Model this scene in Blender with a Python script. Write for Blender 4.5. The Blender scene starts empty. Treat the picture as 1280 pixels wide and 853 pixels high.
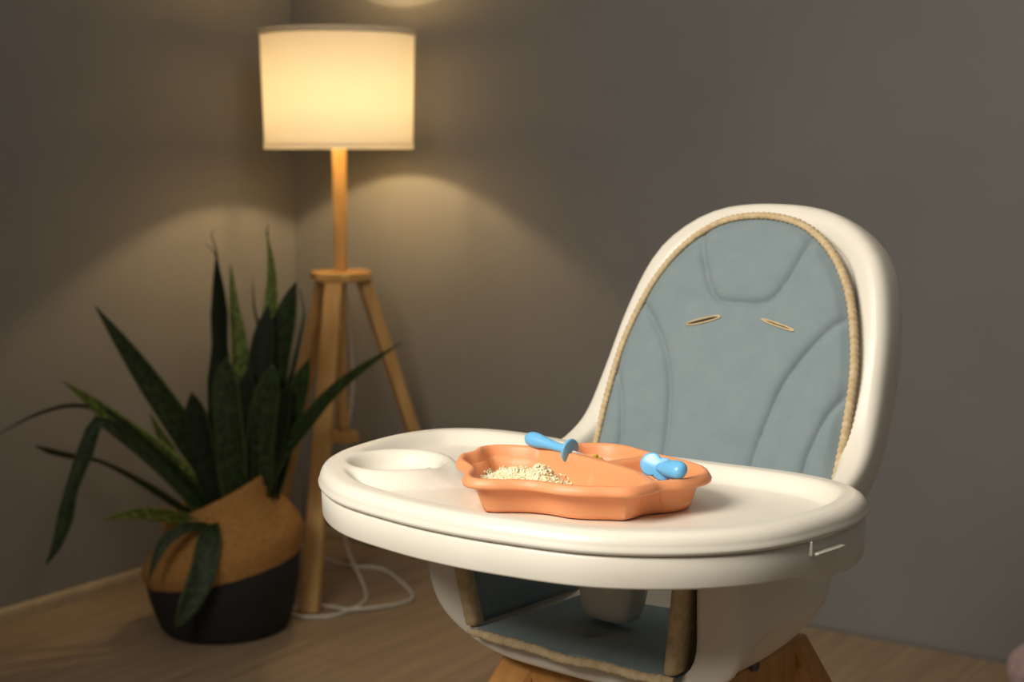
import bpy, bmesh, math, random
from mathutils import Vector, Matrix
random.seed(7)
sc = bpy.context.scene
col = sc.collection
R = math.radians

# ------------------------------------------------------------------ camera model
F = 1900.0; YH = 180.0; CAMH = 1.15
PITCH = math.atan((426.5 - YH) / F); CP, SP = math.cos(PITCH), math.sin(PITCH)

def at(x, y, Y):
    """photo pixel -> point of the room at distance Y in front of the camera"""
    a = (x - 640) / F; b = (426.5 - y) / F
    d = (a, CP + b * SP, -SP + b * CP); t = Y / d[1]
    return Vector((d[0] * t, Y, CAMH + d[2] * t))

# ------------------------------------------------------------------ small maths
def smooth(a, b, x):
    t = max(0.0, min(1.0, (x - a) / (b - a))); return t * t * (3 - 2 * t)

def cr(p0, p1, p2, p3, t):
    return [0.5 * (2 * b + (c - a) * t + (2 * a - 5 * b + 4 * c - d) * t * t + (3 * b - a - 3 * c + d) * t ** 3)
            for a, b, c, d in zip(p0, p1, p2, p3)]

def spline(pts, n, closed=False):
    """n samples evenly spaced along a Catmull-Rom curve"""
    pts = [tuple(p) for p in pts]; m = len(pts); fine = []
    segs = m if closed else m - 1
    for i in range(segs):
        if closed: q = [pts[(i + k - 1) % m] for k in range(4)]
        else: q = [pts[max(0, min(m - 1, i + k - 1))] for k in range(4)]
        for k in range(24): fine.append(cr(*q, k / 24))
    fine.append(list(pts[0] if closed else pts[-1]))
    L = [0]
    for a, b in zip(fine, fine[1:]): L.append(L[-1] + math.dist(a, b))
    out = []; j = 0
    cnt = n if closed else n - 1
    for k in range(n):
        s = L[-1] * k / cnt
        while j < len(L) - 2 and L[j + 1] < s: j += 1
        w = (s - L[j]) / max(1e-9, L[j + 1] - L[j])
        out.append([a + (b - a) * w for a, b in zip(fine[j], fine[j + 1])])
    return out

def lerp(a, b, t): return a + (b - a) * t

def interp(tab, x):
    if x <= tab[0][0]: return tab[0][1]
    for (a, va), (b, vb) in zip(tab, tab[1:]):
        if x <= b: return va + (vb - va) * (x - a) / (b - a)
    return tab[-1][1]

def seg_dist(p, poly):
    best = 9
    for a, b in zip(poly, poly[1:]):
        dx, dy = b[0] - a[0], b[1] - a[1]
        t = max(0, min(1, ((p[0] - a[0]) * dx + (p[1] - a[1]) * dy) / (dx * dx + dy * dy + 1e-12)))
        best = min(best, math.hypot(p[0] - a[0] - dx * t, p[1] - a[1] - dy * t))
    return best

def inside(p, poly):
    c = False; n = len(poly)
    for i in range(n):
        a, b = poly[i], poly[i - 1]
        if (a[1] > p[1]) != (b[1] > p[1]) and p[0] < (b[0] - a[0]) * (p[1] - a[1]) / (b[1] - a[1]) + a[0]: c = not c
    return c

def sdist(p, poly):
    d = seg_dist(p, poly + [poly[0]])
    return d if inside(p, poly) else -d        # positive inside

# ------------------------------------------------------------------ materials
def mat(name, color, rough=0.5, **kw):
    m = bpy.data.materials.new(name); m.use_nodes = True
    b = m.node_tree.nodes['Principled BSDF']
    b.inputs['Base Color'].default_value = (*color, 1); b.inputs['Roughness'].default_value = rough
    for k, v in kw.items(): b.inputs[k].default_value = v
    return m

def nodes(m): return m.node_tree.nodes, m.node_tree.links, m.node_tree.nodes['Principled BSDF']

def add_noise(m, c1, c2, scale=10, detail=4, vec_scale=(1, 1, 1), lo=.3, hi=.7, bump=0, bscale=None, bdist=.001):
    N, L, b = nodes(m)
    tc = N.new('ShaderNodeTexCoord'); mp = N.new('ShaderNodeMapping'); mp.inputs['Scale'].default_value = vec_scale
    nz = N.new('ShaderNodeTexNoise'); nz.inputs['Scale'].default_value = scale; nz.inputs['Detail'].default_value = detail
    rp = N.new('ShaderNodeValToRGB'); rp.color_ramp.elements[0].position = lo; rp.color_ramp.elements[1].position = hi
    rp.color_ramp.elements[0].color = (*c1, 1); rp.color_ramp.elements[1].color = (*c2, 1)
    L.new(tc.outputs['Object'], mp.inputs['Vector']); L.new(mp.outputs[0], nz.inputs['Vector'])
    L.new(nz.outputs['Fac'], rp.inputs['Fac']); L.new(rp.outputs['Color'], b.inputs['Base Color'])
    if bump:
        n2 = N.new('ShaderNodeTexNoise'); n2.inputs['Scale'].default_value = bscale or scale * 4; n2.inputs['Detail'].default_value = 3
        L.new(mp.outputs[0], n2.inputs['Vector'])
        bp = N.new('ShaderNodeBump'); bp.inputs['Strength'].default_value = bump; bp.inputs['Distance'].default_value = bdist
        L.new(n2.outputs['Fac'], bp.inputs['Height']); L.new(bp.outputs['Normal'], b.inputs['Normal'])
    return m

M = {}
M['wall'] = add_noise(mat('wall_paint', (.2, .2, .2), .8), (.212, .207, .203), (.232, .227, .222), 3, 4, bump=.25, bscale=160, bdist=.002)
M['ceiling'] = mat('ceiling_paint', (.5, .48, .45), .9)
M['skirting'] = add_noise(mat('skirting_wood', (.4, .33, .22), .5), (.36, .29, .19), (.44, .36, .25), 6, 3, (8, 1, 1))
M['skirting_grey'] = mat('skirting_painted', (.17, .165, .155), .6)
M['plastic'] = add_noise(mat('cream_plastic', (.8, .76, .67), .34), (.79, .745, .645), (.82, .785, .695), 9, 3)
M['plastic'].node_tree.nodes['Principled BSDF'].inputs['Roughness'].default_value = .32
M['felt'] = add_noise(mat('blue_felt', (.25, .33, .36), .95), (.198, .262, .288), (.226, .286, .308), 40, 8, bump=.35, bscale=900, bdist=.0012)
M['felt'].node_tree.nodes['Principled BSDF'].inputs['Sheen Weight'].default_value = .25
M['felt'].node_tree.nodes['Principled BSDF'].inputs['Sheen Roughness'].default_value = .5
M['piping'] = add_noise(mat('tan_piping', (.6, .46, .27), .85), (.50, .37, .20), (.66, .52, .32), 120, 3, bump=.5, bscale=400, bdist=.001)
M['slit'] = mat('slit_dark', (.03, .02, .012), .9)
M['silicone'] = mat('orange_silicone', (.84, .345, .155), .45, **{'Subsurface Weight': .25, 'Subsurface Scale': .006})
M['silicone'].node_tree.nodes['Principled BSDF'].inputs['Subsurface Radius'].default_value = (1, .45, .2)
M['blue'] = mat('blue_plastic', (.16, .50, .86), .3, **{'Subsurface Weight': .15, 'Subsurface Scale': .004})
M['whitebowl'] = mat('pale_plastic', (.75, .8, .82), .3)
M['rice'] = add_noise(mat('rice_food', (.8, .68, .4), .5), (.84, .74, .46), (.92, .86, .66), 140, 2)
M['yellow'] = add_noise(mat('yellow_food', (.6, .42, .04), .5), (.50, .36, .03), (.70, .52, .08), 150, 2)
M['lampwood'] = add_noise(mat('lamp_wood', (.5, .3, .1), .5), (.50, .285, .085), (.62, .38, .14), 7, 5, (6, 6, .6))
M['legwood'] = add_noise(mat('beech_wood', (.5, .25, .07), .42), (.42, .185, .045), (.55, .27, .08), 9, 5, (7, 7, .8))
M['metal'] = mat('dark_steel', (.12, .12, .12), .35, Metallic=.9)
M['cord'] = mat('white_cord', (.62, .58, .5), .5)
M['soil'] = add_noise(mat('potting_soil', (.03, .02, .012), .95), (.02, .012, .007), (.05, .035, .02), 80, 4)
M['plush'] = add_noise(mat('pink_plush', (.6, .45, .47), .95), (.52, .38, .40), (.66, .50, .52), 60, 4, bump=.8, bscale=200, bdist=.006)

# floor: long laminate planks
m = mat('laminate_floor', (.4, .3, .2), .45); N, L, b = nodes(m); M['floor'] = m
tc = N.new('ShaderNodeTexCoord'); mp = N.new('ShaderNodeMapping'); mp.inputs['Rotation'].default_value = (0, 0, R(-56))
br = N.new('ShaderNodeTexBrick'); br.inputs['Scale'].default_value = 1.0; br.inputs['Mortar Size'].default_value = .0012
br.inputs['Brick Width'].default_value = 1.25; br.inputs['Row Height'].default_value = .19
br.inputs['Color1'].default_value = (.335, .25, .165, 1); br.inputs['Color2'].default_value = (.375, .285, .19, 1); br.inputs['Mortar'].default_value = (.2, .14, .08, 1)
mp2 = N.new('ShaderNodeMapping'); mp2.inputs['Rotation'].default_value = (0, 0, R(-56)); 
mp3 = N.new('ShaderNodeMapping'); mp3.inputs['Scale'].default_value = (1.2, 16, 1)
nz = N.new('ShaderNodeTexNoise'); nz.inputs['Scale'].default_value = 2.2; nz.inputs['Detail'].default_value = 6; nz.inputs['Distortion'].default_value = .6
rp = N.new('ShaderNodeValToRGB'); rp.color_ramp.elements[0].position = .3; rp.color_ramp.elements[1].position = .7
rp.color_ramp.elements[0].color = (.78, .76, .74, 1); rp.color_ramp.elements[1].color = (1.12, 1.1, 1.08, 1)
mx = N.new('ShaderNodeMixRGB'); mx.blend_type = 'MULTIPLY'; mx.inputs['Fac'].default_value = 1
L.new(tc.outputs['Object'], mp.inputs['Vector']); L.new(mp.outputs[0], br.inputs['Vector'])
L.new(mp.outputs[0], mp3.inputs['Vector']); L.new(mp3.outputs[0], nz.inputs['Vector']); L.new(nz.outputs['Fac'], rp.inputs['Fac'])
L.new(br.outputs['Color'], mx.inputs['Color1']); L.new(rp.outputs['Color'], mx.inputs['Color2']); L.new(mx.outputs['Color'], b.inputs['Base Color'])

# woven seagrass, horizontal coils
def woven(name, c1, c2):
    m = add_noise(mat(name, c1, .8), c1, c2, 90, 3, (1, 1, 2.2)); N, L, b = nodes(m)
    tc = N.new('ShaderNodeTexCoord'); w = N.new('ShaderNodeTexWave'); w.bands_direction = 'Z'; w.inputs['Scale'].default_value = 32
    w.inputs['Distortion'].default_value = 1.5; w.inputs['Detail'].default_value = 2; w.inputs['Detail Scale'].default_value = 6
    bp = N.new('ShaderNodeBump'); bp.inputs['Strength'].default_value = .7; bp.inputs['Distance'].default_value = .004
    L.new(tc.outputs['Object'], w.inputs['Vector']); L.new(w.outputs['Fac'], bp.inputs['Height']); L.new(bp.outputs['Normal'], b.inputs['Normal'])
    return m
M['seagrass'] = woven('seagrass', (.36, .165, .035), (.50, .255, .07))
M['seagrass_black'] = woven('black_seagrass', (.008, .007, .006), (.014, .012, .010))

# snake plant: dark with lighter cross bands
def leafmat(name, dark, light, edge):
    m = mat(name, dark, .55, **{'Specular IOR Level': .3}); N, L, b = nodes(m)
    uv = N.new('ShaderNodeUVMap'); sp = N.new('ShaderNodeSeparateXYZ'); L.new(uv.outputs[0], sp.inputs[0])
    mp = N.new('ShaderNodeMapping'); mp.inputs['Scale'].default_value = (3.0, 26, 1)
    nz = N.new('ShaderNodeTexNoise'); nz.inputs['Scale'].default_value = 1.6; nz.inputs['Detail'].default_value = 4; nz.inputs['Distortion'].default_value = 1.0
    L.new(uv.outputs[0], mp.inputs['Vector']); L.new(mp.outputs[0], nz.inputs['Vector'])
    rp = N.new('ShaderNodeValToRGB'); rp.color_ramp.elements[0].position = .42; rp.color_ramp.elements[1].position = .62
    rp.color_ramp.elements[0].color = (*dark, 1); rp.color_ramp.elements[1].color = (*light, 1)
    L.new(nz.outputs['Fac'], rp.inputs['Fac'])
    ab = N.new('ShaderNodeMath'); ab.operation = 'SUBTRACT'; ab.inputs[1].default_value = .5; L.new(sp.outputs['X'], ab.inputs[0])
    a2 = N.new('ShaderNodeMath'); a2.operation = 'ABSOLUTE'; L.new(ab.outputs[0], a2.inputs[0])
    gt = N.new('ShaderNodeMath'); gt.operation = 'GREATER_THAN'; gt.inputs[1].default_value = .44; L.new(a2.outputs[0], gt.inputs[0])
    mx = N.new('ShaderNodeMixRGB'); mx.inputs['Color2'].default_value = (*edge, 1)
    L.new(gt.outputs[0], mx.inputs['Fac']); L.new(rp.outputs['Color'], mx.inputs['Color1']); L.new(mx.outputs['Color'], b.inputs['Base Color'])
    return m
M['leaf'] = leafmat('snake_leaf', (.009, .019, .005), (.036, .058, .013), (.05, .07, .018))
M['leaf_light'] = leafmat('snake_leaf_mottled', (.045, .075, .014), (.22, .27, .05), (.24, .26, .065))
M['leaf_dark'] = leafmat('snake_leaf_dark', (.005, .010, .003), (.014, .024, .006), (.03, .042, .012))
M['leaf_dry'] = mat('dry_leaf_tip', (.06, .05, .025), .8)

# lampshade fabric: light from the bulb passes through it
m = bpy.data.materials.new('shade_fabric'); m.use_nodes = True; N = m.node_tree.nodes; L = m.node_tree.links; N.clear()
out = N.new('ShaderNodeOutputMaterial'); df = N.new('ShaderNodeBsdfDiffuse'); tr = N.new('ShaderNodeBsdfTranslucent'); mx = N.new('ShaderNodeMixShader')
df.inputs['Color'].default_value = (.74, .68, .56, 1); tr.inputs['Color'].default_value = (.80, .75, .66, 1); mx.inputs['Fac'].default_value = .13
L.new(df.outputs[0], mx.inputs[1]); L.new(tr.outputs[0], mx.inputs[2]); L.new(mx.outputs[0], out.inputs['Surface']); M['shade'] = m
m = bpy.data.materials.new('shade_trim'); m.use_nodes = True; N = m.node_tree.nodes; L = m.node_tree.links; N.clear()
out = N.new('ShaderNodeOutputMaterial'); df = N.new('ShaderNodeBsdfDiffuse'); tr = N.new('ShaderNodeBsdfTranslucent'); mx = N.new('ShaderNodeMixShader')
df.inputs['Color'].default_value = (.74, .68, .56, 1); tr.inputs['Color'].default_value = (.80, .75, .66, 1); mx.inputs['Fac'].default_value = .115
L.new(df.outputs[0], mx.inputs[1]); L.new(tr.outputs[0], mx.inputs[2]); L.new(mx.outputs[0], out.inputs['Surface']); M['trim'] = m
m = bpy.data.materials.new('bulb_glow'); m.use_nodes = True; N = m.node_tree.nodes; L = m.node_tree.links; N.clear()
out = N.new('ShaderNodeOutputMaterial'); em = N.new('ShaderNodeEmission'); em.inputs['Color'].default_value = (1, .70, .34, 1); em.inputs['Strength'].default_value = 800
L.new(em.outputs[0], out.inputs['Surface']); M['bulb'] = m

# ------------------------------------------------------------------ mesh helpers
def obj(name, verts, faces, m, parent=None, smooth_on=True, subsurf=0, uvs=None, fix=True):
    me = bpy.data.meshes.new(name); me.from_pydata([tuple(v) for v in verts], [], faces); me.validate()
    if fix:
        bm = bmesh.new(); bm.from_mesh(me); bmesh.ops.recalc_face_normals(bm, faces=bm.faces); bm.to_mesh(me); bm.free()
    me.materials.append(m)
    if smooth_on:
        for p in me.polygons: p.use_smooth = True
    if uvs:
        ul = me.uv_layers.new(name='UVMap')
        for lp in me.loops: ul.data[lp.index].uv = uvs[lp.vertex_index]
    o = bpy.data.objects.new(name, me); col.objects.link(o)
    if parent: o.parent = parent
    if subsurf:
        s = o.modifiers.new('s', 'SUBSURF'); s.levels = subsurf; s.render_levels = subsurf
    return o

def loft(rings, cap0=True, cap1=True, closed=True):
    V = []; Fc = []; n = len(rings[0])
    for r in rings: V += list(r)
    for i in range(len(rings) - 1):
        for j in range(n if closed else n - 1):
            k = (j + 1) % n
            Fc.append((i * n + j, i * n + k, (i + 1) * n + k, (i + 1) * n + j))
    if cap0: Fc.append(tuple(range(n))[::-1])
    if cap1: Fc.append(tuple((len(rings) - 1) * n + j for j in range(n)))
    return V, Fc

def join(*parts):
    V = []; Fc = []
    for v, f in parts:
        o = len(V); V += list(v); Fc += [tuple(i + o for i in q) for q in f]
    return V, Fc

def tube(pts, r, n=10, flat=1.0):
    """round bar along pts; r a number or one per point"""
    pts = [Vector(p) for p in pts]; rr = r if isinstance(r, (list, tuple)) else [r] * len(pts)
    rings = []; ref = None
    for i, p in enumerate(pts):
        t = (pts[min(i + 1, len(pts) - 1)] - pts[max(i - 1, 0)]).normalized()
        if ref is None: ref = t.orthogonal().normalized()
        a = (ref - t * ref.dot(t)).normalized(); ref = a; bb = t.cross(a)
        rings.append([p + (a * math.cos(2 * math.pi * k / n) + bb * math.sin(2 * math.pi * k / n) * flat) * rr[i] for k in range(n)])
    return loft(rings)

def lathe(prof, n=64, cap0=True, cap1=True):
    return loft([[Vector((r * math.cos(2 * math.pi * k / n), r * math.sin(2 * math.pi * k / n), z)) for k in range(n)] for r, z in prof], cap0, cap1)

def bar(p0, p1, w, d, side, bev=.004):
    """squared timber from p0 to p1, w wide along side, d deep, softened edges"""
    p0, p1 = Vector(p0), Vector(p1); t = (p1 - p0).normalized(); s = Vector(side); s = (s - t * s.dot(t)).normalized(); q = t.cross(s)
    def sect(k):
        hw, hd, b = w / 2 * k, d / 2 * k, bev
        return [s * x + q * y for x, y in ((-hw + b, -hd), (hw - b, -hd), (hw, -hd + b), (hw, hd - b), (hw - b, hd), (-hw + b, hd), (-hw, hd - b), (-hw, -hd + b))]
    def sm(k):
        hw, hd, b = w / 2 - bev * .7, d / 2 - bev * .7, bev * .5
        return [s * x + q * y for x, y in ((-hw + b, -hd), (hw - b, -hd), (hw, -hd + b), (hw, hd - b), (hw - b, hd), (-hw + b, hd), (-hw, hd - b), (-hw, -hd + b))]
    return loft([[p0 + v for v in sm(1)], [p0 + t * bev + v for v in sect(1)], [p1 - t * bev + v for v in sect(1)], [p1 + v for v in sm(1)]])

def box(lo, hi, bev=.003):
    c = [(lo[i] + hi[i]) / 2 for i in range(3)]
    return bar((c[0], c[1], lo[2]), (c[0], c[1], hi[2]), hi[0] - lo[0], hi[1] - lo[1], (1, 0, 0), bev)

def empty(name, loc, rz, label, cat, group=None):
    o = bpy.data.objects.new(name, None); col.objects.link(o); o.empty_display_size = .05
    o.location = loc; o.rotation_euler = (0, 0, rz); o['label'] = label; o['category'] = cat
    if group: o['group'] = group
    return o

def struct(o, kind='structure'):
    o['kind'] = kind; return o

# ------------------------------------------------------------------ room
CX, CY = -.632, 4.422                               # the corner behind the lamp
rd = Vector((math.cos(R(-33.5)), math.sin(R(-33.5)), 0)); rn = Vector((-math.sin(R(33.5)), -math.cos(R(33.5)), 0))   # right wall, inward normal
ld = Vector((-math.cos(R(55)), -math.sin(R(55)), 0)); ln = Vector((math.sin(R(55)), -math.cos(R(55)), 0))
corner = Vector((CX, CY, 0)); HT = 2.6
def slab(a, b, n, h0, h1, th, name, m, label=None):
    a, b = Vector(a), Vector(b); q = n * th
    V = [a, b, b + q, a + q]; V = [v + Vector((0, 0, h0)) for v in V] + [v + Vector((0, 0, h1)) for v in V]
    return struct(obj(name, V, [(0, 1, 2, 3), (4, 5, 6, 7), (0, 1, 5, 4), (1, 2, 6, 5), (2, 3, 7, 6), (3, 0, 4, 7)], m, smooth_on=False))
slab(corner - ld * .1, corner + ld * 4.6, -ln, 0, HT, .1, 'wall_left', M['wall'])
slab(corner, corner + rd * 4.6, -rn, 0, HT, .1, 'wall_right', M['wall'])
P2 = [(-5, -1.2), (5, -1.2), (5, 6), (-5, 6)]
P2 = [corner + ld * 4.6, corner + ld * 4.6 + rd * 4.6, corner + rd * 4.6, corner]
for nm, z0, z1, mm in (('floor', -.1, 0, 'floor'), ('ceiling', HT, HT + .1, 'ceiling')):
    V = [Vector((p[0], p[1], z)) for z in (z0, z1) for p in P2]
    struct(obj(nm, V, [(0, 1, 2, 3), (4, 5, 6, 7), (0, 1, 5, 4), (1, 2, 6, 5), (2, 3, 7, 6), (3, 0, 4, 7)], M[mm], smooth_on=False))
# skirting boards, rounded on top
def skirting(name, a, d, n, L0, L1, h, t, m):
    prof = [(0, 0), (t, 0), (t, h * .6), (t * .8, h * .85), (t * .45, h), (0, h)]
    rings = [[a + d * l + n * p[0] + Vector((0, 0, p[1])) for p in prof] for l in (L0, L1)]
    V, Fc = loft(rings); return struct(obj(name, V, Fc, m, smooth_on=False))
skirting('baseboard_left', corner, ld, ln, .0, 4.5, .036, .016, M['skirting'])
skirting('baseboard_right', corner, rd, rn, .26, 4.5, .018, .006, M['skirting_grey'])
skirting('trim_1', corner, rd, rn, .016, .25, .036, .016, M['skirting'])

# ------------------------------------------------------------------ floor lamp
LX, LY = -.445, 3.944
lamp = empty('floor_lamp', (LX, LY, 0), 0, 'wooden tripod floor lamp with lit white drum shade in the room corner', 'floor lamp')
ZB, ZT, RB, RT = 1.139, 1.434, .1895, .1965
n = 96
def ring(r, z): return [Vector((r * math.cos(2 * math.pi * k / n), r * math.sin(2 * math.pi * k / n), z)) for k in range(n)]
V, Fc = loft([ring(RB + (RT - RB) * t, ZB + (ZT - ZB) * t) for t in [.036 + .964 * i / 8 for i in range(9)]], False, False)
sh = obj('lamp_shade', V, Fc, M['shade'], lamp)
for z0, z1, k in ((ZB - .002, ZB + .013, 0), (ZT - .012, ZT + .002, 1)):
    r0 = (RB, RT)[k]
    V, Fc = loft([ring(r0 - .0015, z0 + .001), ring(r0 + .0015, z0), ring(r0 + .0022, (z0 + z1) / 2), ring(r0 + .0015, z1)], False, False)
    obj('shade_hem', V, Fc, M['trim'], sh)
wires = [tube([(0, 0, 1.178), (math.cos(a) * RB * .985, math.sin(a) * RB * .985, 1.150)], .0025, 6) for a in (R(20), R(140), R(260))]
obj('shade_spider', *join(*wires), M['metal'], sh)
obj('bulb', *lathe([(.003, 1.2475), (.010, 1.249), (.0165, 1.256), (.019, 1.266), (.0165, 1.276), (.010, 1.283), (.003, 1.2845)], 24), M['bulb'], lamp)
obj('bulb_socket', *lathe([(.017, 1.158), (.021, 1.161), (.021, 1.2), (.016, 1.206), (.013, 1.232), (.012, 1.2475)], 24), M['cord'], lamp)
obj('pole', *lathe([(.0145, .80), (.0165, .83), (.0185, 1.13), (.0185, 1.158)], 32), M['lampwood'], lamp)
legang = [R(190), R(70), R(310)]
def dirn(a, r, z): return Vector((math.sin(a) * r, math.cos(a) * r, z))
# top plate: triangle with cut corners
def triplate(rad, cut, z0, z1, b=.004):
    pts = []
    for a in legang:
        for s in (-1, 1):
            c = dirn(a, rad, 0); t = Vector((math.cos(a), -math.sin(a), 0)); pts.append(c + t * s * cut)
    pts.sort(key=lambda p: math.atan2(p.y, p.x))
    rr = lambda k, z: [Vector((p.x * k, p.y * k, z)) for p in pts]
    return loft([rr(1 - b / rad, z0), rr(1, z0 + b), rr(1, z1 - b), rr(1 - b / rad, z1)])
obj('top_plate', *triplate(.072, .042, .797, .822), M['lampwood'], lamp, smooth_on=False)
obj('lower_rod', *lathe([(.013, .40), (.0135, .42), (.0135, .78), (.0135, .797)], 24), M['lampwood'], lamp)
obj('lower_plate', *triplate(.036, .02, .372, .40, .003), M['lampwood'], lamp, smooth_on=False)
for a in legang:
    t = Vector((math.cos(a), -math.sin(a), 0))
    p0, p1 = dirn(a, .058, .805), dirn(a, .315, .0)
    V, Fc = bar(p0, p1, .047, .034, t, .004)
    V = [Vector((v.x, v.y, max(.0, min(v.z, .797)))) for v in V]
    obj('leg', V, Fc, M['lampwood'], lamp, smooth_on=False)
cz = .0049
cpts = [at(428, 352, 4.02), at(436, 400, 4.03), at(441, 470, 4.03), at(437, 520, 4.03), at(424, 580, 4.05), at(421, 630, 4.06), at(428, 662, 4.04)]
cpts += [Vector(p) for p in ((-.44, 4.01, .045), (-.385, 3.84, .008), (-.373, 3.715, cz), (-.414, 3.629, cz), (-.455, 3.592, cz), (-.53, 3.60, cz), (-.545, 3.66, cz), (-.470, 3.681, cz), (-.394, 3.635, cz + .005), (-.281, 3.701, cz), (-.257, 3.783, cz), (-.347, 4.004, cz), (-.438, 4.043, cz), (-.524, 4.123, cz), (-.60, 4.25, cz))]
cpts = [Vector(p) - Vector((LX, LY, 0)) for p in spline(cpts, 150)]
for p in cpts: p.z = max(p.z, cz)
obj('power_cord', *tube(cpts, .0048, 8), M['cord'], lamp)

# ------------------------------------------------------------------ plant in a slouched two-tone basket
PX, PY = -.686, 3.535
plant = empty('potted_plant', (PX, PY, 0), 0, 'snake plant with long dark green leaves in a tan and black woven basket', 'potted plant')
def slouch(v, s=.42):
    v = Vector((v.x, v.y, v.z * 1.09)); k = max(0, min(1.2, v.z / .3)); f = k ** 1.1
    return Vector((v.x - .010 * k * k, v.y, v.z + v.x * s * f + v.y * .05 * k))
n = 96
def prof_loft(prof, cap0, cap1):
    V, Fc = loft([[slouch(Vector((r * math.cos(2 * math.pi * k / n), r * math.sin(2 * math.pi * k / n), z))) for k in range(n)] for r, z in prof], cap0, cap1)
    return V, Fc
base = obj('basket_base', *prof_loft([(.02, .002), (.13, .0), (.146, .004), (.155, .016), (.166, .05), (.176, .09), (.183, .142), (.177, .142), (.15, .03), (.02, .02)], True, True), M['seagrass_black'], plant)
bk = obj('basket', *prof_loft([(.183, .142), (.190, .162), (.192, .176), (.187, .193), (.173, .212), (.152, .236), (.136, .260), (.128, .282), (.126, .303), (.123, .306), (.119, .301), (.122, .276), (.132, .252), (.166, .21), (.182, .176), (.178, .144)], False, False), M['seagrass'], plant)
for sx in (-1, 1):
    hp = [slouch(Vector((sx * .118 + math.copysign(.012, sx) * math.sin(math.pi * t), -.05 + .085 * t, .276 + .05 * math.sin(math.pi * t)))) for t in [i / 16 for i in range(17)]]
    obj('handle', *tube(hp, .006, 8), M['seagrass'], bk)
obj('soil', *prof_loft([(.004, .248), (.06, .250), (.10, .248), (.129, .244), (.12, .21), (.004, .21)], True, True), M['soil'], plant)

def leaf(pts, wpx, Y0, Y1, twist, mname, fold=.18, tipround=False, name='leaf', prof=None, pw=1.2):
    n = 30
    sp = spline(pts, n); C = []
    for i, (x, y) in enumerate(sp):
        t = i / (n - 1); C.append(at(x, y, Y0 + (Y1 - Y0) * t ** pw))
    V = []; Fc = []; U = []; m = 7
    for i in range(n):
        t = i / (n - 1)
        T = (C[min(i + 1, n - 1)] - C[max(i - 1, 0)]).normalized()
        view = (C[i] - Vector((0, 0, CAMH))).normalized()
        q0, q1 = sp[max(i - 1, 0)], sp[min(i + 1, n - 1)]
        S = Vector((-(q1[1] - q0[1]), 0, -(q1[0] - q0[0]))); S = (S - T * S.dot(T)).normalized(); Nn = S.cross(T).normalized()
        a = R(twist[0] + (twist[1] - twist[0]) * t)
        Sd = S * math.cos(a) + Nn * math.sin(a); Nd = Nn * math.cos(a) - S * math.sin(a)
        if prof: wf = interp(prof, t)
        elif tipround: wf = (.62 + .38 * smooth(0, .4, t)) * (1 - max(0, (t - .72) / .28) ** 2.4) + .02
        else: wf = (.62 + .38 * smooth(0, .4, t)) * (1 - max(0, (t - .35) / .65) ** 2.1) + .025
        hw = wpx / 2 * 1.18 * wf * C[i].y / F
        th = .0016
        for side in (0, 1):
            for j in range(m):
                u = (j if side == 0 else m - 1 - j) / (m - 1); q = (u - .5) * 2
                off = fold * hw * (q * q) * 1.6
                V.append(C[i] + Sd * (q * hw) + Nd * (off + (th if side else -th) * (1 - q * q * .9)) - Vector((PX, PY, 0)))
                U.append((u, t * math.dist(pts[0], pts[-1]) / 300))
    k = 2 * m
    for i in range(n - 1):
        for j in range(k):
            Fc.append((i * k + j, i * k + (j + 1) % k, (i + 1) * k + (j + 1) % k, (i + 1) * k + j))
    Fc.append(tuple(range(k))); Fc.append(tuple((n - 1) * k + j for j in range(k)))
    return obj(name, V, Fc, M[mname], plant, uvs=U)
B = 3.525
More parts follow.
